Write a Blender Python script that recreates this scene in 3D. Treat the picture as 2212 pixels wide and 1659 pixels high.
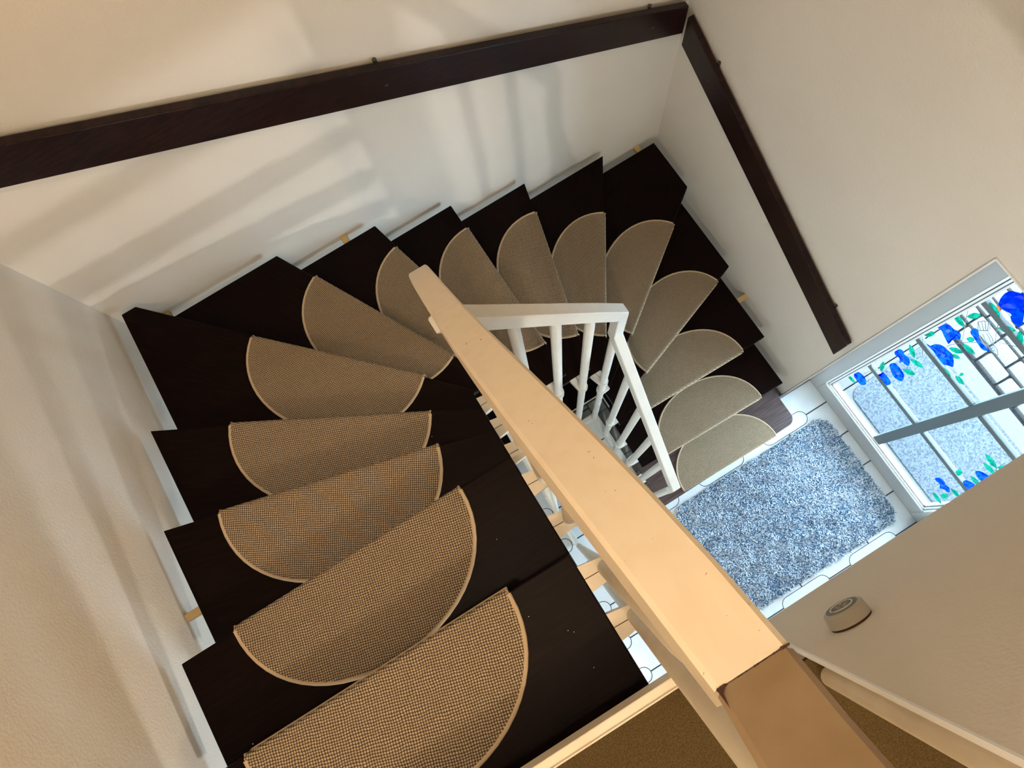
import bpy, bmesh, math, random
from mathutils import Vector, Matrix
C = bpy.context
for o in list(bpy.data.objects): bpy.data.objects.remove(o)
COL = C.scene.collection
random.seed(7)
# ------------------------------------------------------------------ camera
CAM = Vector((0.943, 0.010, 4.223)); FPX = 1462.97
def rotvec(r):
    v = Vector(r); th = v.length
    return Matrix.Rotation(th, 3, v / th)
RC = rotvec((-3.24192476, 0.927746979, 0.0228865139))      # world -> camera (x right, y down, z forward)
cd = bpy.data.cameras.new('camera'); cam = bpy.data.objects.new('camera', cd); COL.objects.link(cam)
cd.sensor_fit = 'HORIZONTAL'; cd.sensor_width = 36.0; cd.lens = 36.0 * FPX / 2212.0; cd.clip_start = 0.02; cd.clip_end = 60
M3 = Matrix((RC[0], -RC[1], -RC[2])).transposed()
cam.matrix_world = Matrix.Translation(CAM) @ M3.to_4x4()
C.scene.camera = cam
def ray(u, v): return RC.transposed() @ Vector(((u - 1106) / FPX, (v - 829.5) / FPX, 1.0))
def onplane(p, ax, val):
    d = ray(*p); t = (val - CAM[ax]) / d[ax]; return CAM + d * t
# ------------------------------------------------------------------ light and exposure
w = bpy.data.worlds.new('world'); C.scene.world = w; w.use_nodes = True
bg = w.node_tree.nodes['Background']; bg.inputs[0].default_value = (0.56, 0.79, 1.0, 1); bg.inputs[1].default_value = 38.0
def lamp(name, kind, loc, power, color, rot=(0,0,0), **kw):
    d = bpy.data.lights.new(name, kind); d.energy = power; d.color = color
    for k, v in kw.items(): setattr(d, k, v)
    o = bpy.data.objects.new(name, d); o.location = loc; o.rotation_euler = rot; COL.objects.link(o); return o
lamp('ceiling_lamp', 'POINT', (0.60, -0.06, 5.20), 44, (1.0, 0.80, 0.58), shadow_soft_size=0.05)
lamp('landing_lamp', 'POINT', (0.95, -1.5, 5.05), 88, (1.0, 0.79, 0.56), shadow_soft_size=0.05)
lamp('hall_ceiling_lamp', 'POINT', (0.78, -1.35, 2.585), 54, (1.0, 0.96, 0.90), shadow_soft_size=0.03)
po = lamp('door_portal', 'AREA', (2.80, -0.48, 1.1), 1.0, (1,1,1), rot=(0, math.radians(90), 0), shape='RECTANGLE', size=2.1, size_y=1.0)
po.data.cycles.is_portal = True
vs = C.scene.view_settings
vs.view_transform = 'Standard'; vs.look = 'None'; vs.exposure = 0.0; vs.gamma = 1.0; vs.use_curve_mapping = False
# ------------------------------------------------------------------ materials
def mat(name, color, rough=0.6, spec=0.5, noise=None, bump=None, coat=0.0, metal=0.0):
    """noise=(scale, color2, stretch xyz, lo, hi)  bump=(scale, strength, distance)"""
    m = bpy.data.materials.new(name); m.use_nodes = True; nt = m.node_tree; n = nt.nodes; l = nt.links
    b = n['Principled BSDF']; b.inputs['Base Color'].default_value = (*color, 1); b.inputs['Roughness'].default_value = rough
    b.inputs['Specular IOR Level'].default_value = spec; b.inputs['Coat Weight'].default_value = coat; b.inputs['Metallic'].default_value = metal
    tc = n.new('ShaderNodeTexCoord')
    if noise:
        mp = n.new('ShaderNodeMapping'); mp.inputs['Scale'].default_value = noise[2]; l.new(tc.outputs['Object'], mp.inputs[0])
        nz = n.new('ShaderNodeTexNoise'); nz.inputs['Scale'].default_value = noise[0]; nz.inputs['Detail'].default_value = 6; l.new(mp.outputs[0], nz.inputs['Vector'])
        r = n.new('ShaderNodeValToRGB'); r.color_ramp.elements[0].position = noise[3]; r.color_ramp.elements[1].position = noise[4]
        r.color_ramp.elements[0].color = (*color, 1); r.color_ramp.elements[1].color = (*noise[1], 1)
        l.new(nz.outputs[0], r.inputs[0]); l.new(r.outputs[0], b.inputs['Base Color'])
    if bump:
        nz = n.new('ShaderNodeTexNoise'); nz.inputs['Scale'].default_value = bump[0]; nz.inputs['Detail'].default_value = 4; l.new(tc.outputs['Object'], nz.inputs['Vector'])
        bp = n.new('ShaderNodeBump'); bp.inputs['Strength'].default_value = bump[1]; bp.inputs['Distance'].default_value = bump[2]
        l.new(nz.outputs[0], bp.inputs['Height']); l.new(bp.outputs[0], b.inputs['Normal'])
    return m
WALL = mat('wall_paint', (0.725, 0.675, 0.60), 0.85, 0.15, noise=(1.3, (0.69, 0.64, 0.565), (1,1,1), .4, .65), bump=(140, .35, .003))
CEIL = mat('ceiling_paint', (0.78, 0.75, 0.68), 0.9, 0.2, bump=(90, .3, .003))
DARK = mat('espresso_wood', (0.0032, 0.0014, 0.0011), 0.42, 0.05, noise=(9, (0.0095, 0.0036, 0.0026), (1, 14, 14), .42, .72), bump=(60, .05, .002))
STEP1 = mat('espresso_wood_lit', (0.030, 0.016, 0.014), 0.38, 0.5, noise=(7, (0.085, 0.052, 0.045), (1, 16, 16), .38, .70), bump=(60, .05, .002))  # lighter espresso copy for the lowest tread, its daylight put into the colour
RAILD = mat('dark_stained_rail', (0.009, 0.004, 0.0035), 0.30, 0.2, noise=(8, (0.024, 0.009, 0.007), (2, 2, 14), .4, .7))
BROWNR = mat('landing_rail_brown', (0.29, 0.20, 0.115), 0.45, 0.15, noise=(5, (0.245, 0.16, 0.085), (10, 1.2, 10), .4, .8), bump=(35, .06, .002))  # darker, browner tone than the near rail, for the piece rising to the landing
CREAM = mat('cream_lacquered_wood', (0.67, 0.565, 0.425), 0.42, 0.3, noise=(5, (0.63, 0.52, 0.375), (14, 1.2, 14), .45, .8), bump=(35, .06, .002))
CREAM2 = mat('cream_lacquered_wood_plain', (0.70, 0.615, 0.48), 0.4, 0.45, noise=(16, (0.65, 0.56, 0.43), (1,1,1), .4, .7))
STAIN = mat('dark_glue_line', (0.055, 0.022, 0.012), 0.6, 0.3)
WHITE = mat('white_lacquer', (0.66, 0.63, 0.565), 0.38, 0.4, noise=(12, (0.60, 0.575, 0.515), (1,1,1), .45, .8))
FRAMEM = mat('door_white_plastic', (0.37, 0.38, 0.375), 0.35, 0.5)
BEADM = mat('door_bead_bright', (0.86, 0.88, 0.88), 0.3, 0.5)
BARM = mat('glazing_bar_grey', (0.10, 0.125, 0.13), 0.4, 0.5)
TILE = mat('glazed_floor_tile', (0.60, 0.635, 0.65), 0.25, 0.4, noise=(9, (0.52, 0.56, 0.585), (1,1,1), .45, .85))
GROUT = mat('dark_grout', (0.055, 0.06, 0.07), 0.9, 0.1)
CARPET = mat('brown_landing_carpet', (0.050, 0.033, 0.012), 0.95, 0.05, noise=(420, (0.10, 0.068, 0.030), (1,1,1), .35, .7), bump=(500, .6, .003))
CONC = mat('pebbled_concrete', (0.11, 0.115, 0.13), 0.8, 0.2, noise=(210, (0.30, 0.34, 0.40), (1,1,1), .42, .72), bump=(160, .5, .004))
SLAB = mat('pale_paving_slab', (0.078, 0.074, 0.069), 0.8, 0.1, noise=(120, (0.065, 0.062, 0.060), (1,1,1), .4, .7))
COB = mat('cobble_stone', (0.105, 0.099, 0.093), 0.75, 0.05, noise=(150, (0.058, 0.058, 0.058), (1,1,1), .42, .68), bump=(120, .6, .004))
JOINT = mat('paving_joint', (0.018, 0.018, 0.019), 0.95, 0.1)
OMAT = mat('outdoor_doormat_pile', (0.072, 0.079, 0.084), 0.95, 0.02, noise=(95, (0.030, 0.037, 0.047), (1,1,1), .40, .66), bump=(300, .7, .005))
METAL = mat('screw_metal', (0.10, 0.08, 0.07), 0.35, 0.5, metal=0.8)
DEVM = mat('grey_plastic', (0.40, 0.37, 0.31), 0.45, 0.4)
DEVD = mat('dial_dark_grey', (0.15, 0.16, 0.15), 0.4, 0.4)
BRASS = mat('ochre_wood_peg', (0.52, 0.38, 0.19), 0.6, 0.3)
BIND = mat('mat_binding_tape', (0.46, 0.35, 0.23), 0.85, 0.1, bump=(700, .3, .001))
def weave_mat():
    m = bpy.data.materials.new('woven_sisal'); m.use_nodes = True; nt = m.node_tree; n = nt.nodes; l = nt.links
    b = n['Principled BSDF']; b.inputs['Roughness'].default_value = .9; b.inputs['Specular IOR Level'].default_value = .1
    tc = n.new('ShaderNodeTexCoord')
    mp = n.new('ShaderNodeMapping'); mp.inputs['Rotation'].default_value = (0, 0, math.radians(14)); l.new(tc.outputs['Object'], mp.inputs[0])
    # slight wobble of the threads
    nz = n.new('ShaderNodeTexNoise'); nz.inputs['Scale'].default_value = 26; l.new(mp.outputs[0], nz.inputs['Vector'])
    vm = n.new('ShaderNodeVectorMath'); vm.operation = 'SCALE'; vm.inputs['Scale'].default_value = .007; l.new(nz.outputs['Color'], vm.inputs[0])
    va = n.new('ShaderNodeVectorMath'); va.operation = 'ADD'; l.new(mp.outputs[0], va.inputs[0]); l.new(vm.outputs[0], va.inputs[1])
    sp = n.new('ShaderNodeSeparateXYZ'); l.new(va.outputs[0], sp.inputs[0])
    K = 2 * math.pi / 0.0116
    def sn(src, ph=0.0, k=K):
        a = n.new('ShaderNodeMath'); a.operation = 'MULTIPLY_ADD'; a.inputs[1].default_value = k; a.inputs[2].default_value = ph; l.new(src, a.inputs[0])
        s = n.new('ShaderNodeMath'); s.operation = 'SINE'; l.new(a.outputs[0], s.inputs[0]); return s.outputs[0]
    mu = n.new('ShaderNodeMath'); mu.operation = 'MULTIPLY'; l.new(sn(sp.outputs[0]), mu.inputs[0]); l.new(sn(sp.outputs[1]), mu.inputs[1])
    ab = n.new('ShaderNodeMath'); ab.operation = 'ABSOLUTE'; l.new(mu.outputs[0], ab.inputs[0])
    pw = n.new('ShaderNodeMath'); pw.operation = 'POWER'; pw.inputs[1].default_value = .55; l.new(ab.outputs[0], pw.inputs[0])
    r = n.new('ShaderNodeValToRGB'); e = r.color_ramp.elements
    e[0].position = .24; e[0].color = (0.042, 0.025, 0.010, 1); e[1].position = .86; e[1].color = (0.60, 0.445, 0.29, 1)
    e2 = e.new(.56); e2.color = (0.285, 0.20, 0.115, 1)
    l.new(pw.outputs[0], r.inputs[0])
    n2 = n.new('ShaderNodeTexNoise'); n2.inputs['Scale'].default_value = 170; l.new(tc.outputs['Object'], n2.inputs['Vector'])
    mx = n.new('ShaderNodeMixRGB'); mx.blend_type = 'MULTIPLY'; mx.inputs[0].default_value = .55; l.new(r.outputs[0], mx.inputs[1]); l.new(n2.outputs[0], mx.inputs[2])
    g = n.new('ShaderNodeBrightContrast'); g.inputs['Bright'].default_value = .02; l.new(mx.outputs[0], g.inputs[0])
    l.new(g.outputs[0], b.inputs['Base Color'])
    bp = n.new('ShaderNodeBump'); bp.inputs['Strength'].default_value = .8; bp.inputs['Distance'].default_value = .003; l.new(pw.outputs[0], bp.inputs['Height']); l.new(bp.outputs[0], b.inputs['Normal'])
    return m
WEAVE = weave_mat()
def film(name, color, color2):
    m = bpy.data.materials.new(name); m.use_nodes = True; nt = m.node_tree; n = nt.nodes; l = nt.links
    n.remove(n['Principled BSDF']); out = n['Material Output']
    tc = n.new('ShaderNodeTexCoord'); nz = n.new('ShaderNodeTexNoise'); nz.inputs['Scale'].default_value = 28; nz.inputs['Distortion'].default_value = 1.4
    l.new(tc.outputs['Object'], nz.inputs['Vector'])
    r = n.new('ShaderNodeValToRGB'); r.color_ramp.elements[0].position = .38; r.color_ramp.elements[1].position = .64
    r.color_ramp.elements[0].color = (*color, 1); r.color_ramp.elements[1].color = (*color2, 1); l.new(nz.outputs[0], r.inputs[0])
    tr = n.new('ShaderNodeBsdfTransparent'); tl = n.new('ShaderNodeBsdfTranslucent'); df = n.new('ShaderNodeBsdfDiffuse')
    for s in (tr, tl, df): l.new(r.outputs[0], s.inputs[0])
    a = n.new('ShaderNodeMixShader'); a.inputs[0].default_value = .45; l.new(tr.outputs[0], a.inputs[1]); l.new(tl.outputs[0], a.inputs[2])
    b = n.new('ShaderNodeMixShader'); b.inputs[0].default_value = .12; l.new(a.outputs[0], b.inputs[1]); l.new(df.outputs[0], b.inputs[2])
    l.new(b.outputs[0], out.inputs[0]); return m
BLUEF = film('blue_glass_film', (0.0, 0.010, 0.34), (0.002, 0.055, 0.50))
LBLUEF = film('pale_blue_glass_film', (0.25, 0.45, 0.95), (0.45, 0.62, 1.0))
GREENF = film('green_glass_film', (0.0, 0.085, 0.050), (0.003, 0.17, 0.10))
WHITEF = film('clear_white_film', (0.85, 0.88, 0.88), (0.95, 0.96, 0.96))
REDF = film('russet_film', (0.25, 0.06, 0.02), (0.30, 0.08, 0.03))
LEAD = mat('grey_contour_line', (0.10, 0.12, 0.13), 0.5, 0.3)
def pane_mat():
    m = bpy.data.materials.new('clear_pane'); m.use_nodes = True; nt = m.node_tree; n = nt.nodes; l = nt.links
    n.remove(n['Principled BSDF']); tr = n.new('ShaderNodeBsdfTransparent'); tr.inputs[0].default_value = (.93, .96, .97, 1)
    gl = n.new('ShaderNodeBsdfGlossy'); gl.inputs['Roughness'].default_value = .02
    mx = n.new('ShaderNodeMixShader'); mx.inputs[0].default_value = .06; l.new(tr.outputs[0], mx.inputs[1]); l.new(gl.outputs[0], mx.inputs[2])
    l.new(mx.outputs[0], n['Material Output'].inputs[0]); return m
PANE = pane_mat()
def rug_mat():
    m = bpy.data.materials.new('blue_white_pile'); m.use_nodes = True; nt = m.node_tree; n = nt.nodes; l = nt.links
    b = n['Principled BSDF']; b.inputs['Roughness'].default_value = .95; b.inputs['Specular IOR Level'].default_value = .05
    a = n.new('ShaderNodeAttribute'); a.attribute_name = 'tuft'
    r = n.new('ShaderNodeValToRGB'); e = r.color_ramp.elements
    e[0].position = .30; e[0].color = (0.055, 0.13, 0.235, 1); e[1].position = .56; e[1].color = (0.78, 0.84, 0.88, 1)
    l.new(a.outputs['Fac'], r.inputs[0]); l.new(r.outputs[0], b.inputs['Base Color']); return m
RUG = rug_mat()
RUGB = mat('rug_backing', (0.10, 0.19, 0.29), 0.95, 0.05)
# ------------------------------------------------------------------ mesh helpers
def obj(name, bm, m, parent=None, loc=None, smooth=False):
    bmesh.ops.recalc_face_normals(bm, faces=bm.faces)
    me = bpy.data.meshes.new(name); bm.to_mesh(me); bm.free(); me.materials.append(m)
    if smooth:
        for p in me.polygons: p.use_smooth = True
        try: me.set_sharp_from_angle(angle=math.radians(40))
        except Exception: pass
    o = bpy.data.objects.new(name, me); COL.objects.link(o)
    if parent: o.parent = parent
    if loc: o.location = loc
    return o
def tag(o, label=None, cat=None, group=None, kind=None):
    if label: o['label'] = label
    if cat: o['category'] = cat
    if group: o['group'] = group
    if kind: o['kind'] = kind
    return o
def thing(name, loc=(0,0,0), rz=0.0, **kw):
    o = bpy.data.objects.new(name, None); o.location = loc; o.rotation_euler = (0,0,rz); o.empty_display_size = .1
    COL.objects.link(o); tag(o, **kw); return o
def BM(): return bmesh.new()
def box(bm, a, b):
    vs_ = [bm.verts.new((x, y, z)) for x in (a[0], b[0]) for y in (a[1], b[1]) for z in (a[2], b[2])]
    for f in ((0,1,3,2),(4,6,7,5),(0,4,5,1),(2,3,7,6),(0,2,6,4),(1,5,7,3)): bm.faces.new([vs_[i] for i in f])
    return vs_
def prism(bm, pts, z0, z1):
    lo = [bm.verts.new((p[0], p[1], z0)) for p in pts]; hi = [bm.verts.new((p[0], p[1], z1)) for p in pts]
    bm.faces.new(hi); bm.faces.new(lo[::-1]); n = len(pts)
    for i in range(n): bm.faces.new((lo[i], lo[(i+1) % n], hi[(i+1) % n], hi[i]))
def bevel(bm, w, seg=2):
    bmesh.ops.recalc_face_normals(bm, faces=bm.faces)
    es = [e for e in bm.edges if e.is_manifold and e.calc_face_angle(0) > .5]
    bmesh.ops.bevel(bm, geom=es, offset=w, segments=seg, affect='EDGES', profile=.6)
def cyl(bm, c0, c1, r0, r1=None, seg=20):
    r1 = r0 if r1 is None else r1
    a, b = Vector(c0), Vector(c1); d = (b - a).normalized(); u = d.orthogonal().normalized(); v = d.cross(u)
    A = [bm.verts.new(a + (u * math.cos(t) + v * math.sin(t)) * r0) for t in [2*math.pi*i/seg for i in range(seg)]]
    B = [bm.verts.new(b + (u * math.cos(t) + v * math.sin(t)) * r1) for t in [2*math.pi*i/seg for i in range(seg)]]
    for i in range(seg): bm.faces.new((A[i], A[(i+1) % seg], B[(i+1) % seg], B[i]))
    bm.faces.new(A[::-1]); bm.faces.new(B)
def sweep(bm, prof_pts, path):
    """prof_pts: list of rings of coordinates, already placed; joins the rings and caps."""
    rings = [[bm.verts.new(p) for p in ring] for ring in path]
    n = len(rings[0])
    for a, b in zip(rings, rings[1:]):
        for i in range(n): bm.faces.new((a[i], a[(i+1) % n], b[(i+1) % n], b[i]))
    bm.faces.new(rings[0][::-1]); bm.faces.new(rings[-1])
def tube(bm, pts, r, seg=8):
    rings = []
    for i, p in enumerate(pts):
        p = Vector(p); d = (Vector(pts[min(i+1, len(pts)-1)]) - Vector(pts[max(i-1, 0)])).normalized()
        ref = Vector((0,0,1)) if abs(d.z) < .9 else Vector((1,0,0))
        u = d.cross(ref).normalized(); v = u.cross(d)
        rings.append([p + (u*math.cos(t) + v*math.sin(t))*r for t in [2*math.pi*k/seg for k in range(seg)]])
    sweep(bm, None, rings)
# ------------------------------------------------------------------ dimensions (metres)
h = 0.183
XE, YN = 2.447, 1.490                   # outer ends of the treads
WX, EX, NY = -0.055, 2.510, 1.535       # wall faces
IX0, IX1, IY = 0.929, 1.512, 0.560      # inner edges of the treads round the well
LZ = 16 * h                             # landing level
TOP = 5.35; SY = -3.0                   # ceiling, south end
SLABB = 2.65; TY = -0.37                # underside of the upper floor, face of the well's south wall
DX = 2.735                              # inside face of the entrance door
# ------------------------------------------------------------------ the setting
def wallbox(name, a, b, m=WALL):
    bm = BM(); box(bm, a, b); return tag(obj(name, bm, m), kind='structure')
wallbox('wall_west', (WX-.2, SY-.2, -.2), (WX, NY, TOP))
wallbox('wall_north', (WX-.2, NY, -.2), (EX+.35, NY+.2, TOP))
we = BM()
box(we, (EX, .018, -.2), (EX+.26, NY, TOP))                    # beside the entrance
box(we, (EX, SY, 2.178), (EX+.26, .018, TOP))                  # above it
box(we, (EX, SY-.2, -.2), (EX+.26, -1.012, 2.178))             # south of it
tag(obj('wall_east', we, WALL), kind='structure')
ws = BM(); box(ws, (WX-.2, SY-.2, -.2), (EX+.26, SY, TOP))
tag(obj('wall_south', ws, WALL), kind='structure')
wt = BM(); box(wt, (1.190, TY-.012, SLABB), (EX, TY, TOP))
wo = tag(obj('wall_stairwell', wt, WALL), kind='structure')
bm = BM(); box(bm, (1.1865, TY-.0125, SLABB), (1.190, TY, TOP)); obj('edge_strip', bm, mat('white_edge_strip', (.86,.87,.88), .4), wo)
wallbox('ceiling', (WX-.2, SY-.2, TOP), (EX+.35, NY+.2, TOP+.2), CEIL)
wallbox('ceiling_hall', (WX, SY, SLABB), (EX, TY-.03, LZ-.045), CEIL)
# landing floor: carpet on boards, pale nosing
bm = BM(); box(bm, (WX, TY-.02, LZ-.045), (1.025, TY+.02, LZ-.012)); box(bm, (WX, SY, LZ-.045), (EX, TY-.02, LZ-.012))
lf = tag(obj('floor_landing', bm, CREAM2), kind='structure')
bm = BM(); box(bm, (WX+.002, TY-.02, LZ-.012), (1.025, -.316, LZ+.001)); box(bm, (WX+.002, SY, LZ-.012), (EX, TY-.02, LZ+.001))
obj('carpet', bm, CARPET, lf)
bm = BM(); box(bm, (WX+.002, -.348, LZ-.05), (1.025, -.296, LZ-.002)); box(bm, (WX+.002, -.3165, LZ-.004), (1.025, -.3125, LZ+.002)); bevel(bm, .0025, 2)
obj('nosing', bm, CREAM2, lf)
# ground floor slab and tiles
fl = wallbox('floor', (WX, SY, -.2), (DX+.03, NY, -.004), GROUT)
def oval(cx, cy, hl, r, n=8):
    p = []
    for k in range(n+1):
        t = -math.pi/2 + math.pi*k/n; p.append((cx + hl - r + r*math.cos(t), cy + r*math.sin(t)))
    for k in range(n+1):
        t = math.pi/2 + math.pi*k/n; p.append((cx - hl + r + r*math.cos(t), cy + r*math.sin(t)))
    return p
G = .0035
def big_tile_pts(px, py, hl, r):
    """tile between four oval tiles whose centres are its corners"""
    q = []
    rr = r + G
    def corner(sx, sy):
        c = []
        cx, cy = sx*px/2, sy*py/2
        c.append((cx - sx*G, cy - sy*rr))
        c.append((cx - sx*(hl - r*1.05), cy - sy*rr))
        for k in (1, 2, 3, 4, 5):
            t = math.pi/2*k/5
            c.append((cx - sx*(hl - r + rr*math.sin(t)), cy - sy*max(rr*math.cos(t), G)))
        return c
    c1 = corner(1, 1); c2 = corner(-1, 1); c3 = corner(-1, -1); c4 = corner(1, -1)
    return c1 + c2[::-1] + c3 + c4[::-1]
PX, PY, HL, OR = .47, .2125, .157, .042
def tile_mesh(pts, name):
    bm = BM(); prism(bm, pts, -.006, 0.0)
    bmesh.ops.recalc_face_normals(bm, faces=bm.faces)
    es = [e for e in bm.edges if all(v.co.z > -.001 for v in e.verts)]
    bmesh.ops.bevel(bm, geom=es, offset=.0012, segments=1, affect='EDGES')
    me = bpy.data.meshes.new(name); bm.to_mesh(me); bm.free(); me.materials.append(TILE); return me
ME_O = tile_mesh(oval(0, 0, HL, OR), 'oval_tile'); ME_B = tile_mesh(big_tile_pts(PX, PY, HL, OR), 'big_tile')
def put(me, name, parent, x, y, z=0.0):
    o = bpy.data.objects.new(name, me); o.location = (x, y, z); o.parent = parent; COL.objects.link(o); return o
def lattice(x0, y0, xa, xb, ya, yb):
    i0 = int(math.floor((xa - x0)/PX)) - 1
    for i in range(i0, i0 + 12):
        for j in range(-14, 12):
            cx, cy = x0 + i*PX, y0 + j*PY
            if xa <= cx <= xb and ya <= cy <= yb: put(ME_O, 'oval_tile', fl, cx, cy)
            bx, by = cx + PX/2, cy + PY/2
            if xa <= bx <= xb and ya <= by <= yb: put(ME_B, 'tile', fl, bx, by)
def clipx(pts, xc, keep_less):
    r = []
    for p, q in zip(pts, pts[1:] + pts[:1]):
        ip, iq = ((p[0] <= xc) == keep_less), ((q[0] <= xc) == keep_less)
        if ip: r.append(p)
        if ip != iq: t = (xc-p[0])/(q[0]-p[0]); r.append((xc, p[1]+(q[1]-p[1])*t))
    return r
XS, XD = 1.488, 2.741
def field(x0, y0, xa, xb, ya, yb):
    cache = {}
    for i in range(-12, 12):
        for j in range(-20, 12):
            for me, pf, nm, ox, oy in ((ME_O, oval(0, 0, HL, OR), 'oval_tile', 0, 0), (ME_B, big_tile_pts(PX, PY, HL, OR), 'tile', PX/2, PY/2)):
                cx, cy = x0 + i*PX + ox, y0 + j*PY + oy
                if not (ya <= cy <= yb): continue
                w0 = min(p[0] for p in pf) + cx; w1 = max(p[0] for p in pf) + cx
                if w1 < xa + .02 or w0 > xb - .02: continue
                m_ = me
                if w0 < xa or w1 > xb:
                    key = (nm, i)
                    if key not in cache:
                        q = pf
                        if w1 > xb: q = clipx(q, xb - cx - .002, True)
                        if w0 < xa: q = clipx(q, xa - cx + .002, False)
                        cache[key] = tile_mesh(q, nm)
                    m_ = cache[key]
                put(m_, nm, fl, cx, cy)
field(2.428, -.156, XS, XD, -1.45, 1.40)
field(.793, -.050, WX+.0, XS, -1.95, 1.40)
bm = BM(); box(bm, (2.7415, -1.01, -.004), (2.765, .016, .004)); tag(obj('trim_1', bm, mat('black_gap', (0.03,.03,.03), .7)), kind='structure')   # dark joint below the door
bm = BM(); box(bm, (2.497, .020, 0), (2.5095, NY, .07)); box(bm, (2.497, .006, 0), (2.74, .0175, .012)); tag(obj('baseboard_east', bm, mat('dark_skirting_tile', (0.10,.10,.11), .4)), kind='structure')
bm = BM(); box(bm, (2.5035, .0125, .0), (2.5125, .0195, 2.178)); tag(obj('trim_2', bm, mat('corner_bead', (.80,.80,.78), .4)), kind='structure')
bm = BM(); box(bm, (2.5045, -1.012, 2.1725), (2.512, .018, 2.1800)); tag(obj('trim_3', bm, bpy.data.materials['corner_bead']), kind='structure')
# ------------------------------------------------------------------ outside
gr = BM(); box(gr, (DX+.02, -5, -.30), (9, 4, -.14)); gr = tag(obj('ground', gr, JOINT), kind='structure')
bm = BM(); box(bm, (EX+.26, -3.2, 2.55), (4.6, 2.0, 2.7)); tag(obj('sky_blocker', bm, WALL), kind='structure')  # unseen slab added above the door to cut skylight on the ground outside
# pale slabs near the door, joint lines between them
for (a, b) in (((2.80, -.155), (3.70, 1.1)), ((2.80, -1.6), (3.70, -.16))):
    bm = BM(); box(bm, (a[0], a[1]+.001, -.15), (b[0]-.02, b[1]-.001, -.105)); bevel(bm, .004, 1); obj('paving_slab', bm, SLAB, gr)
# cobbles in rows beyond
random.seed(3)
for r in range(12):
    x = 3.71 + r*.118; y = -1.5 - random.random()*.12
    while y < 1.6:
        wd = random.uniform(.135, .215)
        if y > -1.5:
            j = lambda s: random.uniform(-s, s)
            pts = [(x+.007+j(.003), y+.007+j(.004)), (x+.108+j(.003), y+.007+j(.004)), (x+.108+j(.003), y+wd-.007+j(.004)), (x+.007+j(.003), y+wd-.007+j(.004))]
            bm = BM(); prism(bm, pts, -.15, -.10 + j(.004)); bevel(bm, .012, 2); obj('cobble', bm, COB, gr, smooth=True)
        y += wd
def rrect(x0, y0, x1, y1, r, n=6):
    p = []
    for cx, cy, t0 in ((x1-r, y1-r, 0), (x0+r, y1-r, 90), (x0+r, y0+r, 180), (x1-r, y0+r, 270)):
        for k in range(n+1):
            t = math.radians(t0 + 90*k/n); p.append((cx + r*math.cos(t), cy + r*math.sin(t)))
    return p
bm = BM(); prism(bm, rrect(2.93, -1.15, 3.56, -.185, .07), -.106, -.100); bevel(bm, .004, 1)
tag(obj('outdoor_doormat', bm, OMAT), 'blue-grey outdoor doormat with rounded corners lying outside the glazed door', 'doormat')
# ------------------------------------------------------------------ entrance door
dr = thing('door_1', (DX, 0, 0)); dr['kind'] = 'structure'
def dbox(name, y0, z0, y1, z1, x0, x1, m, bv=.003, parent=dr):
    bm = BM(); box(bm, (x0, y0, z0), (x1, y1, z1)); bevel(bm, bv, 2); return obj(name, bm, m, parent)
GY0, GY1, GZ0, GZ1 = -.935, -.062, .17, 2.14
dbox('stile', GY1+.008, .006, .014, 2.26, 0, .055, FRAMEM); dbox('stile', -1.008, .006, GY0-.008, 2.26, 0, .055, FRAMEM)
dbox('bottom_rail', GY0-.008, .006, GY1+.008, GZ0-.012, 0, .055, FRAMEM); dbox('top_rail', GY0-.008, GZ1+.01, GY1+.008, 2.26, 0, .055, FRAMEM)
bm = BM()                                                       # stepped white beads round the glass
for k, (o_, x_) in enumerate(((.0, -.004), (.014, .004), (.028, .012))):
    i0 = .009
    for (ya, za, yb, zb) in ((GY0-.008+o_, GZ0-.012+o_, GY0-.008+o_+i0, GZ1), (GY1+.008-o_-i0, GZ0-.012+o_, GY1+.008-o_, GZ1), (GY0-.008+o_, GZ0-.012+o_, GY1+.008-o_, GZ0-.012+o_+i0)):
        box(bm, (x_, ya, za), (x_+.02, yb, zb))
obj('glazing_bead', bm, BEADM, dr)
bm = BM()
for o_ in (.0095, .0235): 
    for (ya, za, yb, zb) in ((GY0-.008+o_, GZ0-.012+o_, GY0-.008+o_+.0045, GZ1), (GY1+.008-o_-.0045, GZ0-.012+o_, GY1+.008-o_, GZ1), (GY0-.008+o_, GZ0-.012+o_, GY1+.008-o_, GZ0-.012+o_+.0045)):
        box(bm, (.012, ya, za), (.022, yb, zb))
obj('gasket', bm, BARM, dr)
GX = .026                                                       # glass plane inside the leaf
YC = -.480
ZB = (.665, 1.160, 1.655)
dbox('vertical_glazing_bar', YC-.028, GZ0+.02, YC+.028, GZ1, GX-.012, GX+.014, BARM, .004)
cells_z = [GZ0+.02] + list(ZB) + [GZ1]
for z in ZB:
    for (a, b) in ((GY0+.02, YC-.028), (YC+.028, GY1-.02)):
        s = dbox('glazing_bar', a, z-.016, b, z+.016, GX-.011, GX+.014, BARM, .005)
for (a, b) in ((GY0, YC), (YC, GY1)):
    for z0, z1 in zip(cells_z, cells_z[1:]):
        bm = BM(); vv = [bm.verts.new((GX+.003, y, z)) for y, z in ((a, z0), (b, z0), (b, z1), (a, z1))]; bm.faces.new(vv); obj('pane', bm, PANE, dr)
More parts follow.
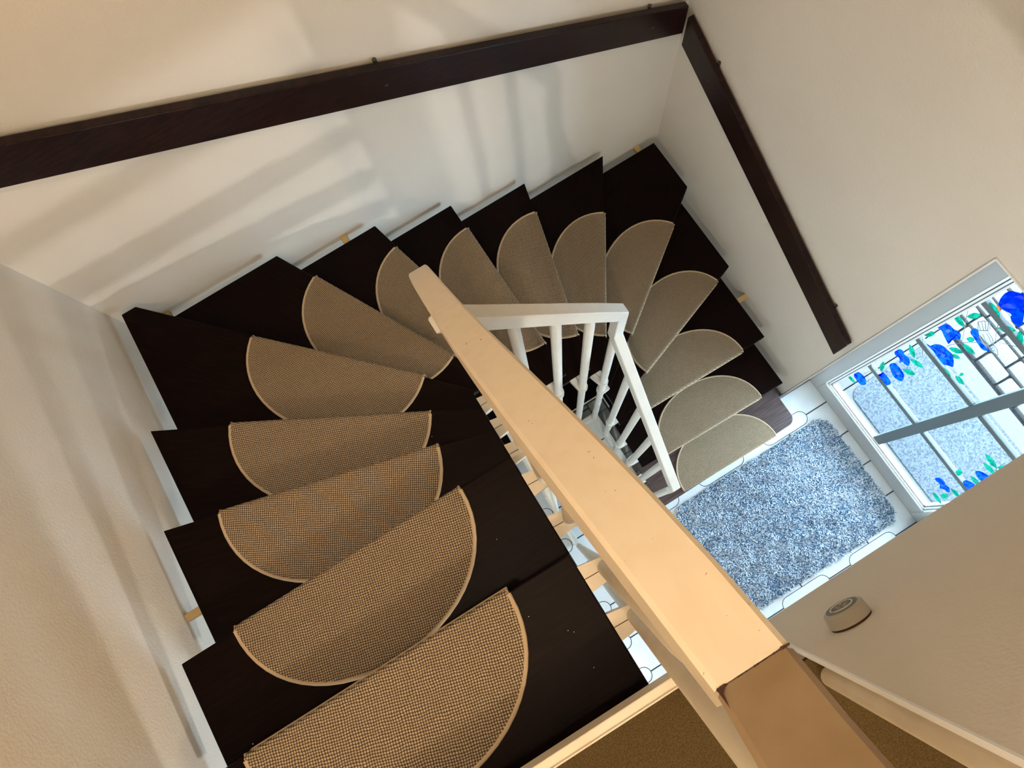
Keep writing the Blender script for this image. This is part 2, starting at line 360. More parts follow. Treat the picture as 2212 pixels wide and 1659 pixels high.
# painted glass film flowers, leaves, butterfly and bird on the inside of the panes
DEEPF = film('deep_blue_film', (0.0, 0.005, 0.26), (0.0, 0.02, 0.40))
XG = DX + GX - .0075
def gp(cr, x, y):
    off, s = {7: ((1900, 540), 4.609), 8: ((1900, 900), 4.609), 4: ((1650, 540), 2.765)}[cr]
    p = onplane((off[0] + x/s, off[1] + y/s), 0, XG); return (p.y, p.z)
def flat(name, pts, m, dx=0.0, parent=dr, th=.0008):
    bm = BM(); lo = [bm.verts.new((GX-.0075+dx, y, z)) for y, z in pts]; hi = [bm.verts.new((GX-.0075+dx-th, y, z)) for y, z in pts]
    n = len(pts); bm.faces.new(hi)
    for i in range(n): bm.faces.new((lo[i], lo[(i+1) % n], hi[(i+1) % n], hi[i]))
    bmesh.ops.triangulate(bm, faces=[f for f in bm.faces if len(f.verts) > 4]); return obj(name, bm, m, parent)
def smoothed(p, it=2):
    for _ in range(it):
        q = []
        for i in range(len(p)):
            a, b = p[i], p[(i+1) % len(p)]
            q += [(a[0]*.78+b[0]*.22, a[1]*.78+b[1]*.22), (a[0]*.22+b[0]*.78, a[1]*.22+b[1]*.78)]
        p = q
    return p
def line3(bm, pts, wd, dx=-.0012):
    tube(bm, [(GX-.0075+dx, y, z) for y, z in pts], wd, 5)
flowers = [
 (7, [(545,740),(600,725),(650,735),(700,745),(740,790),(790,810),(815,850),(800,895),(750,880),(700,890),(690,945),(665,900),(640,850),(620,800),(580,775)], (685,805), 'wide blue film flower highest of the climbing spray'),
 (7, [(460,930),(520,960),(545,935),(600,940),(640,960),(690,1005),(730,1040),(740,1110),(735,1170),(690,1150),(640,1145),(610,1110),(570,1060),(540,1010),(500,970)], (635,1050), None),
 (7, [(150,1000),(200,985),(235,1000),(245,1040),(290,1070),(305,1110),(290,1160),(255,1140),(230,1110),(195,1130),(205,1080),(150,1040)], None, None),
 (7, [(95,1135),(150,1120),(190,1160),(215,1190),(245,1240),(240,1290),(215,1310),(175,1290),(130,1250),(110,1190)], (185,1228), None),
 (4, [(675,742),(700,760),(706,722),(740,757),(760,790),(755,805),(715,811),(686,785)], None, None),
 (4, [(535,750),(550,720),(590,742),(611,775),(610,806),(580,806),(560,785)], None, None),
 (7, [(905,800),(950,775),(985,800),(985,850),(1000,900),(1040,945),(1105,1005),(1050,1005),(1010,980),(970,920),(930,860),(905,830)], None, None),
 (8, [(550,610),(600,605),(640,640),(660,680),(700,710),(700,755),(670,750),(640,720),(595,715),(605,670),(560,640)], None, None),
 (8, [(830,640),(860,630),(900,645),(940,665),(965,710),(940,740),(900,750),(860,720),(835,680)], None, None),
 (8, [(950,540),(1000,540),(1060,570),(1110,600),(1120,640),(1070,670),(1000,635),(965,590)], (1065,620), None)]
for cr, pts, cen, lb in flowers:
    P = [gp(cr, *p) for p in pts]; o = flat('flower', smoothed(P, 1), BLUEF)
    cy = sum(p[0] for p in P)/len(P); cz = sum(p[1] for p in P)/len(P)
    c = gp(cr, *cen) if cen else (cy, cz)
    bm = BM()
    for k in range(0, len(P), 3): line3(bm, [c, (c[0]*.25+P[k][0]*.75, c[1]*.25+P[k][1]*.75)], .0010)
    obj('vein', bm, LEAD, o)
    if cen:
        flat('flower_centre', [(c[0]+.007*math.cos(t), c[1]+.014*math.sin(t)) for t in [k*math.pi/4 for k in range(8)]], WHITEF, -.0016, o)
leaves = [(7,720,615,850,770,60),(7,870,665,1010,645,60),(7,435,840,555,830,60),(7,297,940,350,1075,50),(7,300,1080,437,1172,45),(7,228,1185,357,1243,50),(7,690,975,833,1025,50),(7,715,1040,803,1080,40),
 (7,820,930,955,1040,50),(7,865,880,950,900,50),(7,620,1165,710,1295,55),(7,755,1250,840,1340,45),(7,795,1250,838,1230,35),(7,1090,520,1200,685,70),(7,1175,775,1358,805,65),(7,1395,800,1400,970,70),
 (4,495,740,548,797,18),(4,620,655,640,715,25),(4,715,665,700,725,28),(8,527,745,613,868,35),(8,605,780,685,800,55),(8,710,715,805,808,35),(8,755,550,828,560,65),(8,905,590,1000,690,40),(8,1052,370,1170,515,50),(8,1030,455,1155,580,45),(8,1170,505,1280,510,40)]
for cr, x0, y0, x1, y1, wd in leaves:
    L_ = math.hypot(x1-x0, y1-y0); nx, ny = -(y1-y0)/L_, (x1-x0)/L_; a = []; b = []
    for k in range(1, 8):
        t = k/8; e = wd/2*math.sin(math.pi*t)**.8; cx, cy = x0+(x1-x0)*t, y0+(y1-y0)*t
        a.append((cx+nx*e, cy+ny*e)); b.append((cx-nx*e, cy-ny*e))
    P = [gp(cr, *p) for p in [(x0, y0)] + a + [(x1, y1)] + b[::-1]]
    o = flat('leaf', P, GREENF); bm = BM(); line3(bm, [gp(cr, x0, y0), gp(cr, x1, y1)], .0009); obj('vein', bm, LEAD, o)
bf = flat('butterfly', smoothed([gp(7,*p) for p in [(1180,540),(1210,470),(1260,420),(1320,405),(1400,420),(1450,440),(1460,540),(1440,640),(1425,740),(1380,770),(1340,730),(1300,670),(1320,640),(1240,600),(1200,560)]],1), DEEPF)
for pts in ([(1205,560),(1260,530),(1330,540),(1370,585),(1290,580)], [(1205,585),(1260,610),(1320,680),(1300,720),(1250,680)], [(1330,400),(1380,375),(1420,400),(1410,440),(1360,420)], [(1330,470),(1400,445),(1450,470),(1440,500),(1380,470)]):
    flat('wing_patch', smoothed([gp(7,*p) for p in pts],1), LBLUEF, -.0012, bf)
flat('body', [gp(7,*p) for p in [(1165,545),(1200,560),(1212,610),(1185,600)]], REDF, -.0014, bf)
bd = flat('bird', smoothed([gp(7,*p) for p in [(985,800),(995,715),(1050,702),(1100,725),(1105,790),(1080,800),(1130,880),(1140,940),(1175,985),(1160,1030),(1110,1000),(1085,960),(1040,930),(1000,870)]],1), PANE)
bm = BM()
for seg in ([(985,710),(1010,795)],[(1020,704),(1040,798)],[(1055,702),(1065,798)],[(1090,722),(1080,800)],[(990,800),(1080,800)],[(1030,830),(1060,900),(1100,945)],[(1070,825),(1100,880),(1125,940)],[(1090,960),(1140,945)],[(1110,975),(1140,970),(1150,1000),(1115,1000)],[(985,800),(1000,870),(1040,930),(1085,960),(1110,1000),(1160,1030),(1185,1045)],[(1080,800),(1130,880),(1140,940),(1175,985),(1185,1045)],[(985,800),(985,715),(1050,702),(1100,725),(1105,790)]):
    line3(bm, [gp(7,*p) for p in seg], .0014, -.002)
obj('contour', bm, LEAD, bd)
for cr, seg in ((7,[(420,800),(430,870),(428,1060),(370,1080)]),(7,[(540,1080),(600,1010),(700,945),(810,925),(830,880),(860,700),(890,560)]),(7,[(810,925),(900,915),(980,920)]),(7,[(1200,690),(1165,800),(1155,910),(1280,940),(1400,970)]),(7,[(550,1110),(640,1180),(750,1240)]),(7,[(225,1130),(228,1185)]),
                (4,[(595,740),(640,722),(680,715),(760,732)]),(8,[(600,720),(605,790),(618,890)]),(8,[(700,710),(760,735),(850,765)]),(8,[(1168,515),(1165,570)]),(8,[(700,715),(640,700)])):
    bm = BM(); line3(bm, [gp(cr,*p) for p in seg], .0012, -.0004); obj('stem', bm, LEAD, dr)
# ------------------------------------------------------------------ staircase
st = thing('staircase', (1.2, .56, 0), label='dark half-turn winder staircase with pale balustrade climbing round a narrow well', cat='staircase')
def ST(o): o.location = o.location - st.location; return o
OUTP = [(XE, -.8), (XE, YN), (0.0, YN), (0.0, -.8)]; INP = [(IX1, -.8), (IX1, IY), (IX0, IY), (IX0, -.8)]
def param(path, p):
    s = 0; best = None
    for a, b in zip(path, path[1:]):
        a, b = Vector(a), Vector(b); d = b - a; t = max(0, min(1, (Vector(p)-a).dot(d)/d.length_squared)); q = a + d*t; e = (Vector(p)-q).length
        if best is None or e < best[0]: best = (e, s + t*d.length)
        s += d.length
    return best[1]
def at(path, s):
    for a, b in zip(path, path[1:]):
        L_ = (Vector(b)-Vector(a)).length
        if s <= L_: return tuple(Vector(a) + (Vector(b)-Vector(a))*(s/L_))
        s -= L_
    return path[-1]
def between(path, s0, s1):
    r = [at(path, s0)]; s = 0
    for a, b in zip(path, path[1:-1] + [path[-1]]):
        s += (Vector(b)-Vector(a)).length
        if s0+.004 < s < s1-.004: r.append(b)
    r.append(at(path, s1)); return r
FO = {1:(XE,-.150),2:(XE,.073),3:(XE,.333),4:(XE,.736),5:(XE,1.179),6:(2.111,YN),7:(1.656,YN),8:(1.280,YN),9:(.943,YN),10:(.556,YN),11:(.057,YN),12:(0,.960),13:(0,.597),14:(0,.231),15:(0,-.023),16:(0,-.30)}
FI = {1:(IX1,-.157),2:(IX1,.092),3:(IX1,.345),4:(IX1,.410),5:(IX1,.492),6:(IX1,.543),7:(1.430,IY),8:(1.300,IY),9:(1.170,IY),10:(1.048,IY),11:(.950,IY),12:(IX0,.463),13:(IX0,.352),14:(IX0,.238),15:(IX0,-.030),16:(IX0,-.30)}
pegs = {13:[(WX, .358)],9:[(.806, NY)],10:[(.071, NY)],5:[(2.363, NY)],3:[(EX, .583)]}
for n in range(1, 16):
    so, sb = param(OUTP, FO[n]), param(OUTP, FO[n+1]) + .045
    si, sj = param(INP, FI[n]), param(INP, FI[n+1]) + .045
    outer = between(OUTP, so, sb); inner = between(INP, si, sj)
    pts = outer + inner[::-1]
    if n == 1:                                                  # rounded outer front corner
        r = .05; c = (XE - r, FO[1][1] + r)
        pts = [(c[0] + r*math.sin(t), c[1] - r*math.cos(t)) for t in [math.pi/2*k/6 for k in range(7)]] + pts[1:]
        pts[-1] = (IX1-.005, FI[1][1])
    cx = sum(p[0] for p in pts)/len(pts); cy = sum(p[1] for p in pts)/len(pts)
    d = Vector((FO[n][0]-FI[n][0], FO[n][1]-FI[n][1])); ang = math.atan2(d.y, d.x)
    R_ = Matrix.Rotation(-ang, 2)
    loc = [tuple(R_ @ Vector((p[0]-cx, p[1]-cy))) for p in pts]
    bm = BM(); prism(bm, loc, -.04, 0); bevel(bm, .003, 2)
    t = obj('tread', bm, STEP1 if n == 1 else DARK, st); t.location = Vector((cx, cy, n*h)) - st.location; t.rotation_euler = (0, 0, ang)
    if n == 1: t['label'] = 'lowest tread with a rounded corner and visible grey-brown grain'
    for (px_, py_) in pegs.get(n, []):
        bm = BM()
        if py_ == NY: box(bm, (px_-.014, YN-.05, n*h-.04), (px_+.014, NY+.01, n*h-.012))
        elif px_ == WX: box(bm, (WX-.01, py_-.011, n*h-.045), (.03, py_+.011, n*h-.022))
        else: box(bm, (XE-.05, py_-.014, n*h-.04), (EX+.01, py_+.014, n*h-.012))
        bevel(bm, .002, 1)
        o = obj('wall_peg', bm, BRASS, t)
        o.matrix_parent_inverse = (Matrix.Translation((cx, cy, n*h)) @ Matrix.Rotation(ang, 4, 'Z')).inverted()
# --- handrails
RW = .040; RH = .062
def bar_path(bm, pts, side, rh=RH):
    """pts: (x,y,z) centres of the top face; side: unit horizontal vector across; rectangular section with small chamfers"""
    rings = []
    for i, p in enumerate(pts):
        p = Vector(p); a = Vector(pts[max(i-1, 0)]); b = Vector(pts[min(i+1, len(pts)-1)])
        d0 = (p - a).normalized() if i else (b - p).normalized(); d1 = (b - p).normalized() if i < len(pts)-1 else d0
        d = (d0 + d1).normalized(); up = Vector(side).cross(d).normalized()
        if up.z < 0: up = -up
        k = 1 / max(.35, up.dot(Vector(side).cross(d1).normalized()) if up.dot(Vector(side).cross(d1)) > 0 else -up.dot(Vector(side).cross(d1).normalized()))
        s = Vector(side) * (RW/2); c = .003
        rings.append([p + s*(1-2*c/RW*1) , p + s - up*c*k, p + s - up*(rh-c)*k, p + s*(1-2*c/RW) - up*rh*k, p - s*(1-2*c/RW) - up*rh*k, p - s - up*(rh-c)*k, p - s - up*c*k, p - s*(1-2*c/RW)])
    sweep(bm, None, rings)
XW, XER, YR = .974, 1.475, .510
rail_w = [(-.082,3.894),(-.038,3.876),(.006,3.843),(.050,3.798),(.094,3.745),(.138,3.687),(.182,3.626),(.226,3.563),(.270,3.499),(.314,3.435),(.358,3.372),(.402,3.308),(.447,3.242),(.490,3.173),(.535,3.099),(.573,3.028)]
def rail_x(y):
    t = (y + .082)/.655; return .983 - .015*t - .04*t*(1-t)
bm = BM(); bar_path(bm, [(rail_x(y), y, z) for y, z in rail_w], (1,0,0)); hw = obj('handrail', bm, CREAM, st, -st.location, smooth=True)
hw['label'] = 'cream wooden handrail section nearest the viewer, marked by small scratches'
# steep mitred piece that lifts the rail to landing height, then the level landing rail
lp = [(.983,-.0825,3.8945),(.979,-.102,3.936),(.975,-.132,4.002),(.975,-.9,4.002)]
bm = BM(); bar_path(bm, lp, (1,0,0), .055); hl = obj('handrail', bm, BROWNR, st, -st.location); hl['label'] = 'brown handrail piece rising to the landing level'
bm = BM()                                                       # cracked dark glue line at the mitre
random.seed(5)
for k in range(26):
    t = k/25; x = XW-.0185 + .037*t
    if random.random() < .62 or k < 3 or k > 22:
        r_ = random.uniform(.0003, .0008) if 2 < k < 23 else random.uniform(.0009, .0014)
        bmesh.ops.create_icosphere(bm, subdivisions=1, radius=r_*.7, matrix=Matrix.Translation((x+.0095, -.0823, 3.8945)) @ Matrix.Diagonal((1.6,1,1,1)))
pt = [(.9640,-.0826,3.8948),(.9690,-.0828,3.8950),(.9655,-.0845,3.8985),(.9640,-.0885,3.907)]
bm.faces.new([bm.verts.new((p[0],p[1]+.0010,p[2]+.0006)) for p in pt])
g_ = obj('glue_line', bm, STAIN, hl)
WORN = mat('worn_mark', (0.33,.22,.10), .6)                      # little nicks and marks on the near rail
random.seed(11)
def rail_z(y):
    for (a, za), (b, zb) in zip(rail_w, rail_w[1:]):
        if a <= y <= b: return za + (zb-za)*(y-a)/(b-a)
    return rail_w[0][1]
for (u, v, L_) in ((1008,744,5),(1040,735,6),(1273,976,6),(1283,990,5),(1308,1062,3),(1410,1165,3),(1525,1240,5),(1350,1212,3),(1618,1305,5),(1570,1330,3),(1640,1362,3),(1520,1455,4),(1142,910,4),(1150,915,3),(1330,1060,4)):
    # ray meets the sloping top face
    d = ray(u, v); lo, hi_ = .2, 3.0
    for _ in range(40):
        m_ = (lo+hi_)/2; p = CAM + d*m_
        if p.z > rail_z(max(-.081, min(.57, p.y))): lo = m_
        else: hi_ = m_
    p = CAM + d*lo; wd = L_*.00010*lo/.4
    bm = BM(); bmesh.ops.create_icosphere(bm, subdivisions=1, radius=1, matrix=Matrix.Translation(p) @ Matrix.Rotation(random.random()*3, 4, 'Z') @ Matrix.Diagonal((wd*2.6, wd*.6, wd*.5, 1)))
    obj('nick', bm, WORN, hw)
# drop at the north-west corner, cross rail, drop at the north-east corner, east rail
def mitre_drop(x, y, ztop, zbot, name='rail_drop', m=WHITE, r=RW/2):
    bm = BM(); box(bm, (x-r, y-r, zbot), (x+r, y+r, ztop)); bevel(bm, .002, 1); return obj(name, bm, m, st, -st.location)
mitre_drop(.974, .545, 3.00, 2.86, r=.013)
cross = [(.979, 2.916), (1.056, 2.795), (1.157,2.642), (1.270,2.470), (1.385,2.294), (XER+.0195,2.119)]
bm = BM(); bar_path(bm, [(x, YR, z) for x, z in cross], (0,1,0), .052); hc = obj('handrail', bm, WHITE, st, -st.location); hc['label'] = 'white sloping cross rail at the turn of the well'
mitre_drop(XER, YR, 2.105, 1.88)
bm = BM(); bar_path(bm, [(XER, YR-.018, 1.888), (XER, -.088, 1.112)], (1,0,0), .05); he = obj('handrail', bm, WHITE, st, -st.location); he['label'] = 'white lower handrail running down to the entrance'
def east_z(y): return 1.112 + (1.888-1.112)*(y+.088)/(.492+.088)
def cross_z(x):
    for (a, za), (b, zb) in zip(cross, cross[1:]):
        if a <= x <= b: return za + (zb-za)*(x-a)/(b-a)
    return cross[-1][1]
# --- balusters with their tread brackets
BR = .0172; SILL = .10
def hull(pts):
    pts = sorted(set(pts)); 
    def half(ps):
        r = []
        for p in ps:
            while len(r) > 1 and (r[-1][0]-r[-2][0])*(p[1]-r[-2][1]) - (r[-1][1]-r[-2][1])*(p[0]-r[-2][0]) <= 0: r.pop()
            r.append(p)
        return r
    a, b = half(pts), half(pts[::-1]); return a[:-1] + b[:-1]
def baluster(x, y, ztop, zbot, brackets, m, mb):
    bm = BM()
    sweep(bm, None, [[Vector((r_*math.cos(2*math.pi*k/24), r_*math.sin(2*math.pi*k/24), z_)) for k in range(24)] for r_, z_ in ((BR, zbot), (BR, ztop-.12), (BR*.78, ztop))])
    o = obj('baluster', bm, m, st, smooth=True); o.location = Vector((x, y, 0)) - st.location
    for (z, (ax, ay), (bx, by)) in brackets:                    # two points on the tread's edge
        ring = [(BR*1.38*math.cos(t), BR*1.38*math.sin(t)) for t in [2*math.pi*k/24 for k in range(24)]]
        A = (ax-x, ay-y); B = (bx-x, by-y)
        pts = hull(ring + [A, B])
        bm = BM(); prism(bm, pts, z-.036, z-.001)
        k = obj('bracket', bm, mb, o)
        mx_, my_ = (A[0]+B[0])/2, (A[1]+B[1])/2; L_ = math.hypot(mx_, my_); ux, uy = mx_/L_, my_/L_
        bm = BM(); r0 = BR*1.0
        prism(bm, [(ux*r0 - uy*.0009, uy*r0 + ux*.0009), (ux*L_ - uy*.0009, uy*L_ + ux*.0009), (ux*L_ + uy*.0009, uy*L_ - ux*.0009), (ux*r0 + uy*.0009, uy*r0 - ux*.0009)], z-.002, z-.0006)
        obj('seam', bm, STAIN, o)
    return o
edge = lambda n, y, x=IX0: (n*h, (x, y-.030), (x, y+.030))
for y, n in ((-.203,15),(-.092,15),(.036,14),(.153,14),(.267,13),(.383,12)):
    zt = (rail_z(y) - .06) if y > -.15 else 3.93
    baluster(XW + (.005 if y < 0 else 0), y, zt, SILL, [edge(n, y+.002)], CREAM2, CREAM2)
baluster(XW, YR, 2.9, SILL, [(11*h, (IX0, YR-.03), (IX0, YR+.03))], CREAM2, CREAM2)
baluster(1.107, YR, cross_z(1.107)-.04, SILL, [(9*h, (1.077, IY), (1.137, IY))], WHITE, WHITE)
baluster(1.230, YR, cross_z(1.230)-.04, SILL, [(8*h, (1.200, IY), (1.262, IY))], WHITE, WHITE)
baluster(1.353, YR, cross_z(1.353)-.04, SILL, [(7*h, (1.320, IY), (1.380, IY))], WHITE, WHITE)
baluster(XER, YR, 1.9, SILL, [(6*h, (1.435, IY), (1.490, IY)), (5*h, (IX1, .49), (IX1, .54))], WHITE, WHITE)
baluster(XER, .385, east_z(.385)-.04, SILL, [(3*h, (IX1, .36), (IX1, .415))], WHITE, WHITE)
baluster(XER, .270, east_z(.270)-.04, SILL, [(2*h, (IX1, .245), (IX1, .30))], WHITE, WHITE)
baluster(XER, .155, east_z(.155)-.04, SILL, [(2*h, (IX1, .13), (IX1, .185))], WHITE, WHITE)
baluster(XER, .042, east_z(.042)-.04, SILL, [(1*h, (IX1, .015), (IX1, .07))], WHITE, WHITE)
# end newel: square head under the rail, round shaft to the floor
bm = BM(); box(bm, (XER-.02, -.0885, .985), (XER+.02, -.055, 1.10)); box(bm, (XER-.014, -.085, .96), (XER+.014, -.060, .985)); bevel(bm, .002, 1); nw = obj('newel_post', bm, WHITE, st, -st.location)
bm = BM(); cyl(bm, (XER, -.073, 0), (XER, -.073, .965), BR, seg=24); obj('newel_shaft', bm, WHITE, nw, smooth=True)
# landing end post beside the stairwell wall and a far landing baluster
bm = BM(); cyl(bm, (1.2065, -.4335, LZ), (1.2065, -.4335, TOP), .0175, seg=28); lpst = tag(obj('landing_post', bm, CREAM2, smooth=True), 'round cream post standing against the end of the stairwell wall', 'post')
# base rail on the floor under the balusters
bm = BM(); o_ = .018
pts = [(XW-o_, -.075), (XW+o_, -.075), (XW+o_, YR-o_+.005), (XER-o_+.007, YR-o_+.005), (XER-o_+.007, -.10), (XER+o_+.007, -.10), (XER+o_+.007, YR+o_+.005), (XW-o_, YR+o_+.005)]
prism(bm, pts, 0.0, SILL); bevel(bm, .003, 2); obj('base_rail', bm, WHITE, st, -st.location)
# low dark plinth on the floor below the lower treads
bm = BM(); prism(bm, [(.90,.610),(1.585,.610),(1.585,-.09),(2.40,-.09),(2.40,1.44),(.90,1.44)], 0.0, .125); bevel(bm, .003, 1); pl_ = obj('plinth', bm, DARK, st, -st.location)
bm = BM(); box(bm, (.90, .603, .112), (1.585, .610, .126)); box(bm, (1.578, -.09, .112), (1.585, .603, .126)); obj('plinth_edge', bm, CREAM2, pl_)
# ------------------------------------------------------------------ dark handrails on the walls
def wall_rail(name, p0, p1, inward, hgt, label, screws):
    """p0,p1 lower front edge ends; inward = unit vector towards the wall"""
    r = thing(name, (p0[0], p0[1], p0[2]), label=label, cat='handrail')
    v = Vector(inward); a = Vector((0,0,0)); b = Vector(p1) - Vector(p0)
    t = .028; bm = BM()
    rings = []
    for p in (a, b):
        rings.append([p, p + v*t, p + v*t + Vector((0,0,hgt)), p + Vector((0,0,hgt))])
    sweep(bm, None, rings); bevel(bm, .003, 2); obj('rail_board', bm, RAILD, r)
    for f in screws:
        p = a.lerp(b, f) + Vector((0,0,hgt*.5)); bm = BM(); cyl(bm, p - v*.003, p + v*.004, .006, .006, 12); obj('screw', bm, METAL, r)
        q = a.lerp(b, f) + Vector((0,0,hgt*.55)) + v*t; bm = BM(); cyl(bm, q - v*.002, q + v*(.045-t), .014, .018, 14); obj('wall_spacer', bm, METAL, r)
        q = a.lerp(b, f) + Vector((0,0,hgt)) + v*(t+.006); bm = BM(); cyl(bm, q - Vector((0,0,.02)), q + Vector((0,0,.007)), .007, .007, 12); obj('bolt_head', bm, METAL, r)
    return r
wall_rail('wall_handrail', (-.05, 1.49, 2.846), (2.470, 1.49, 1.711), (0,1,0), .152, 'long dark brown handrail board screwed along the far wall', (.1, .50, .93))
wall_rail('wall_handrail', (2.47, 1.482, 1.650), (2.47, .048, 1.014), (1,0,0), .160, 'dark brown handrail board on the right wall above the entrance', (.14, .88))
# ------------------------------------------------------------------ stair mats
Lm, Dm = .637, .262
def mat_outline(inset=0.0, n=28):
    a, d = Lm/2 - inset, Dm - inset
    p = [(-a, inset*.9)]
    for k in range(1, n):
        t = math.pi - math.pi*k/n; c, s = math.cos(t), math.sin(t)
        p.append((a*math.copysign(abs(c)**.94, c), inset*.9 + (d-inset*.9)*s**.94))
    p.append((a, inset*.9)); return p
def build_mat():
    r = thing('stair_mat')
    bm = BM(); prism(bm, mat_outline(.0045), .0, .0070)
    # front flap folded down over the nosing
    a = Lm/2 - .004
    ring = []
    for x in (-a, a):
        ring.append([(x, .005, .0070), (x, -.0035, .0062), (x, -.0085, .001), (x, -.0090, -.006), (x, -.0090, -.034), (x, -.0035, -.034), (x, -.0035, 0.0), (x, .005, 0.0)])
    sweep(bm, None, ring)
    obj('woven_face', bm, WEAVE, r, smooth=True)
    bm = BM(); pts = mat_outline(.002)
    tube(bm, [(p[0], p[1], .0040) for p in pts], .0052, 8)
    tube(bm, [(-a-.001, 0, .004), (-a-.001, -.008, -.003), (-a-.001, -.0085, -.034), (0, -.0085, -.036), (a+.001, -.0085, -.034), (a+.001, -.008, -.003), (a+.001, 0, .004)], .0034, 8)
    obj('binding', bm, BIND, r, smooth=True)
    return r
def copy_tree(o, parent=None):
    c = o.copy(); COL.objects.link(c); c.parent = parent
    for ch in o.children: copy_tree(ch, c)
    return c
ends = {1:((1.653,-.148),(2.310,-.157)),2:((1.670,.085),(2.291,.077)),3:((1.674,.350),(2.297,.332)),4:((1.743,.489),(2.354,.706)),5:((1.757,.663),(2.273,1.043)),6:((1.607,.686),(1.950,1.219)),7:((1.469,.718),(1.627,1.330)),8:((1.298,.714),(1.290,1.358)),
 9:((1.139,.745),(.980,1.358)),10:((.940,.766),(.646,1.329)),11:((.816,.697),(.368,1.150)),12:((.791,.538),(.235,.844)),13:((.776,.394),(.158,.559)),14:((.784,.238),(.149,.236)),15:((.782,-.022),(.141,-.023))}
where = {1:'lowest, on the grained bottom step beside the blue rug', 2:'on the second step up from the tiles', 3:'on the third step up from the tiles, lowest with brown showing', 4:'on the fourth step up, beside the right wall',
 5:'on the corner step under the right-hand wall corner', 6:'on the sixth step, first one left of the right wall corner', 7:'on the seventh step up, two left of the right wall corner', 8:'on the eighth step, third one right of the near handrail tip',
 9:'half hidden behind the tip of the near handrail', 10:'on the step just left of the near handrail tip', 11:'on the step in the left wall corner', 12:'with its flat edge level in view, left of the near handrail',
 13:'on the thirteenth step, third from the landing', 14:'whole one just below the topmost, second from the landing', 15:'topmost and nearest, cut by the bottom of the view'}
m0 = build_mat(); first = True
for n, (a, b) in ends.items():
    o = m0 if first else copy_tree(m0); first = False
    a, b = Vector(a), Vector(b); c = (a+b)/2; d = (b-a).normalized(); back = Vector((-d.y, d.x))
    # local +x along the flat edge, +y towards the back of the tread
    mid_f = (Vector(FO[n]) + Vector(FI[n]))/2; mid_b = (Vector(FO[n+1]) + Vector(FI[n+1]))/2
    if back.dot(mid_b - mid_f) < 0: d = -d
    # sit the flap just in front of the nosing
    fo, fi = Vector(FO[n]), Vector(FI[n]); e = (fo-fi).normalized(); nb = Vector((-e.y, e.x)); nb = nb if nb.dot(mid_b-mid_f) > 0 else -nb
    gaps = [nb.dot(p - fi) for p in (a, b)]
    ang = math.atan2(d.y, d.x) if n not in (2, 3) else math.atan2(e.y, e.x) + (0 if d.dot(e) > 0 else math.pi)
    sh = -min(gaps) if n not in (2, 3) else -nb.dot(c - fi)
    bk = Vector((-math.sin(ang), math.cos(ang)))
    if bk.dot(nb) > 0: c = c + nb*sh
    o.location = (c.x, c.y, n*h + .0002); o.rotation_euler = (0, 0, ang)
    tag(o, 'half-round woven stair mat ' + where[n], 'stair mat', 'stair mats')
# ------------------------------------------------------------------ shaggy rug by the door
import numpy as np
rg = thing('entrance_rug', (2.14, -.585, 0), label='shaggy blue and white flecked rug with rounded corners inside the entrance door', cat='rug')
RX0, RX1, RY0, RY1, RR = 1.56, 2.672, -.938, -.212, .085
bm = BM(); prism(bm, [(x-2.14, y+.585) for x, y in rrect(RX0, RY0, RX1, RY1, RR)], .0005, .007); obj('backing', bm, RUGB, rg)
rs = np.random.RandomState(4); N = 52000
x = rs.uniform(RX0-.004, RX1+.004, N); y = rs.uniform(RY0-.004, RY1+.004, N)
dx = np.maximum(np.maximum(RX0+RR-x, x-RX1+RR), 0); dy = np.maximum(np.maximum(RY0+RR-y, y-RY1+RR), 0)
k = np.hypot(dx, dy) < RR*1.03; x, y = x[k]-2.14, y[k]+.585; N = len(x)
# strands lean together in small swirls
gx = np.sin(x*37+2*np.sin(y*29))+np.sin(y*61+x*23); gy = np.cos(y*41+2*np.cos(x*33))+np.cos(x*57-y*19)
la = np.arctan2(gy, gx) + rs.normal(0, .9, N); ln = rs.uniform(.004, .013, N); hh = rs.uniform(.014, .024, N); wd = rs.uniform(.0011, .0019, N)
ca, sa = np.cos(la), np.sin(la); V = np.zeros((N, 5, 3))
V[:,0] = np.stack([x - sa*wd, y + ca*wd, np.full(N,.004)], 1); V[:,1] = np.stack([x + sa*wd, y - ca*wd, np.full(N,.004)], 1)
mx_, my_ = x + ca*ln*.4, y + sa*ln*.4
V[:,2] = np.stack([mx_ + sa*wd*1.1, my_ - ca*wd*1.1, hh*.75], 1); V[:,3] = np.stack([mx_ - sa*wd*1.1, my_ + ca*wd*1.1, hh*.75], 1)
V[:,4] = np.stack([x + ca*ln, y + sa*ln, hh], 1)
base = np.arange(N)[:,None]*5
F = np.concatenate([(base + [[0,1,2]]), (base + [[0,2,3]]), (base + [[3,2,4]])], 0)
me = bpy.data.meshes.new('pile'); me.vertices.add(N*5); me.vertices.foreach_set('co', V.reshape(-1))
nf = len(F); me.loops.add(nf*3); me.polygons.add(nf); me.loops.foreach_set('vertex_index', F.reshape(-1).astype('i')); me.polygons.foreach_set('loop_start', np.arange(0, nf*3, 3, dtype='i')); me.polygons.foreach_set('loop_total', np.full(nf, 3, dtype='i'))
me.update(); me.validate()
patch = .5 + .12*np.sin(x*9+3*np.sin(y*7)) * np.cos(y*11+1)
val = np.clip(rs.uniform(0, 1, N)*.75 + (patch-.5)*.5 + .14 , 0, 1)
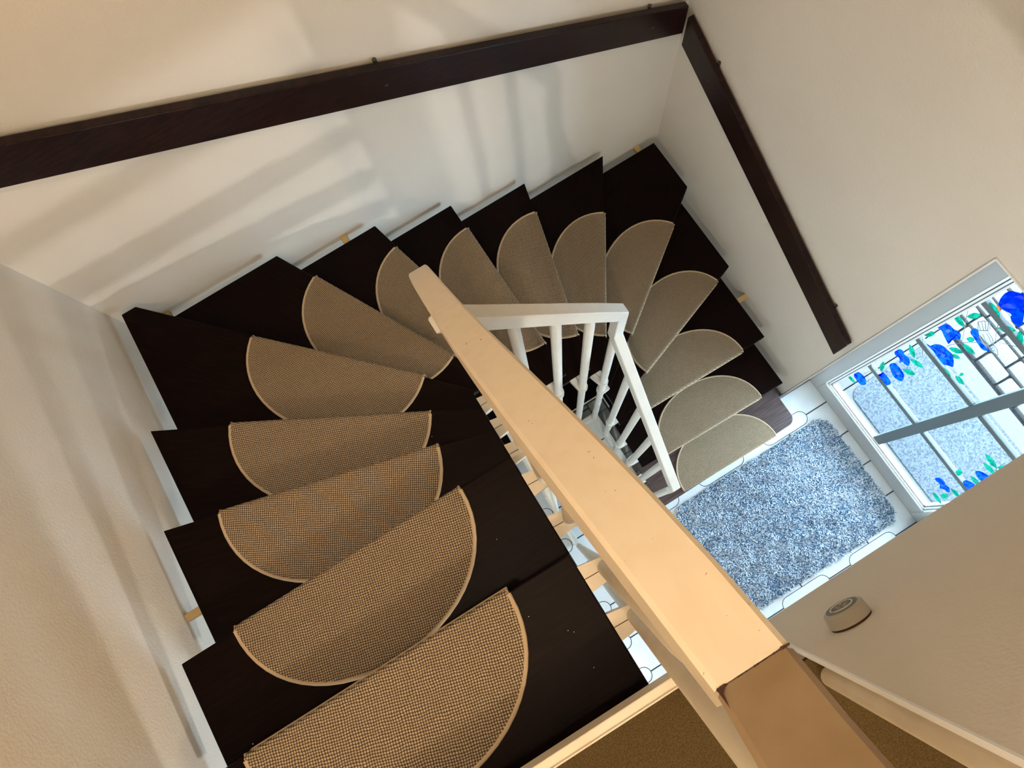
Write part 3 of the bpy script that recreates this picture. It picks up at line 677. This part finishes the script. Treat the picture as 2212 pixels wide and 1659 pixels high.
at_ = me.attributes.new('tuft', 'FLOAT', 'POINT'); at_.data.foreach_set('value', np.repeat(val, 5).astype('f'))
me.materials.append(RUG); pl = bpy.data.objects.new('pile', me); COL.objects.link(pl); pl.parent = rg; pl['kind'] = 'stuff'
# ------------------------------------------------------------------ round wall device
dv = thing('wall_dial', (1.285, TY, 2.955), label='small round grey dial fixed to the beige stairwell wall', cat='dial')
bm = BM(); cyl(bm, (0,-.001,0), (0,.004,0), .0375, seg=40); obj('back_plate', bm, STAIN, dv, smooth=True)
bm = BM(); cyl(bm, (0,.004,0), (0,.024,0), .0385, .0365, seg=40); cyl(bm, (0,.024,0), (0,.0275,0), .0365, .032, seg=40); obj('casing', bm, DEVM, dv, smooth=True)
bm = BM(); cyl(bm, (0,.0272,0), (0,.0285,0), .030, .029, seg=40); obj('face', bm, DEVD, dv, smooth=True)
bm = BM(); bmesh.ops.create_circle(bm, segments=40, radius=.020); bmesh.ops.rotate(bm, verts=bm.verts, matrix=Matrix.Rotation(math.pi/2, 3, 'X'))
bm.free(); bm = BM(); ringp = [(.0205*math.cos(t), .0288, .0205*math.sin(t)) for t in [2*math.pi*k_/40 for k_ in range(41)]]; tube(bm, ringp, .0013, 6); obj('ring', bm, WHITE, dv, smooth=True)
bm = BM()
for k_ in range(5):
    a_ = 2*math.pi*k_/5; box(bm, (.009*math.cos(a_)-.003, .0283, .009*math.sin(a_)-.003), (.009*math.cos(a_)+.003, .0292, .009*math.sin(a_)+.003))
obj('grille', bm, DEVM, dv)
# tiny lint specks left on the dark treads
bm = BM(); random.seed(9)
for (u, v, n) in ((1073,1165,14),(1283,1442,15),(1227,1362,15),(933,943,13),(546,1607,15),(1142,1332,15),(1080,1342,15),(1240,1365,15)):
    P = CAM + ray(u, v) * ((n*h - CAM.z) / ray(u, v).z)
    bmesh.ops.create_icosphere(bm, subdivisions=1, radius=.0011, matrix=Matrix.Translation(P))
sp_ = obj('lint', bm, WHITE, st, -st.location); sp_['kind'] = 'stuff'
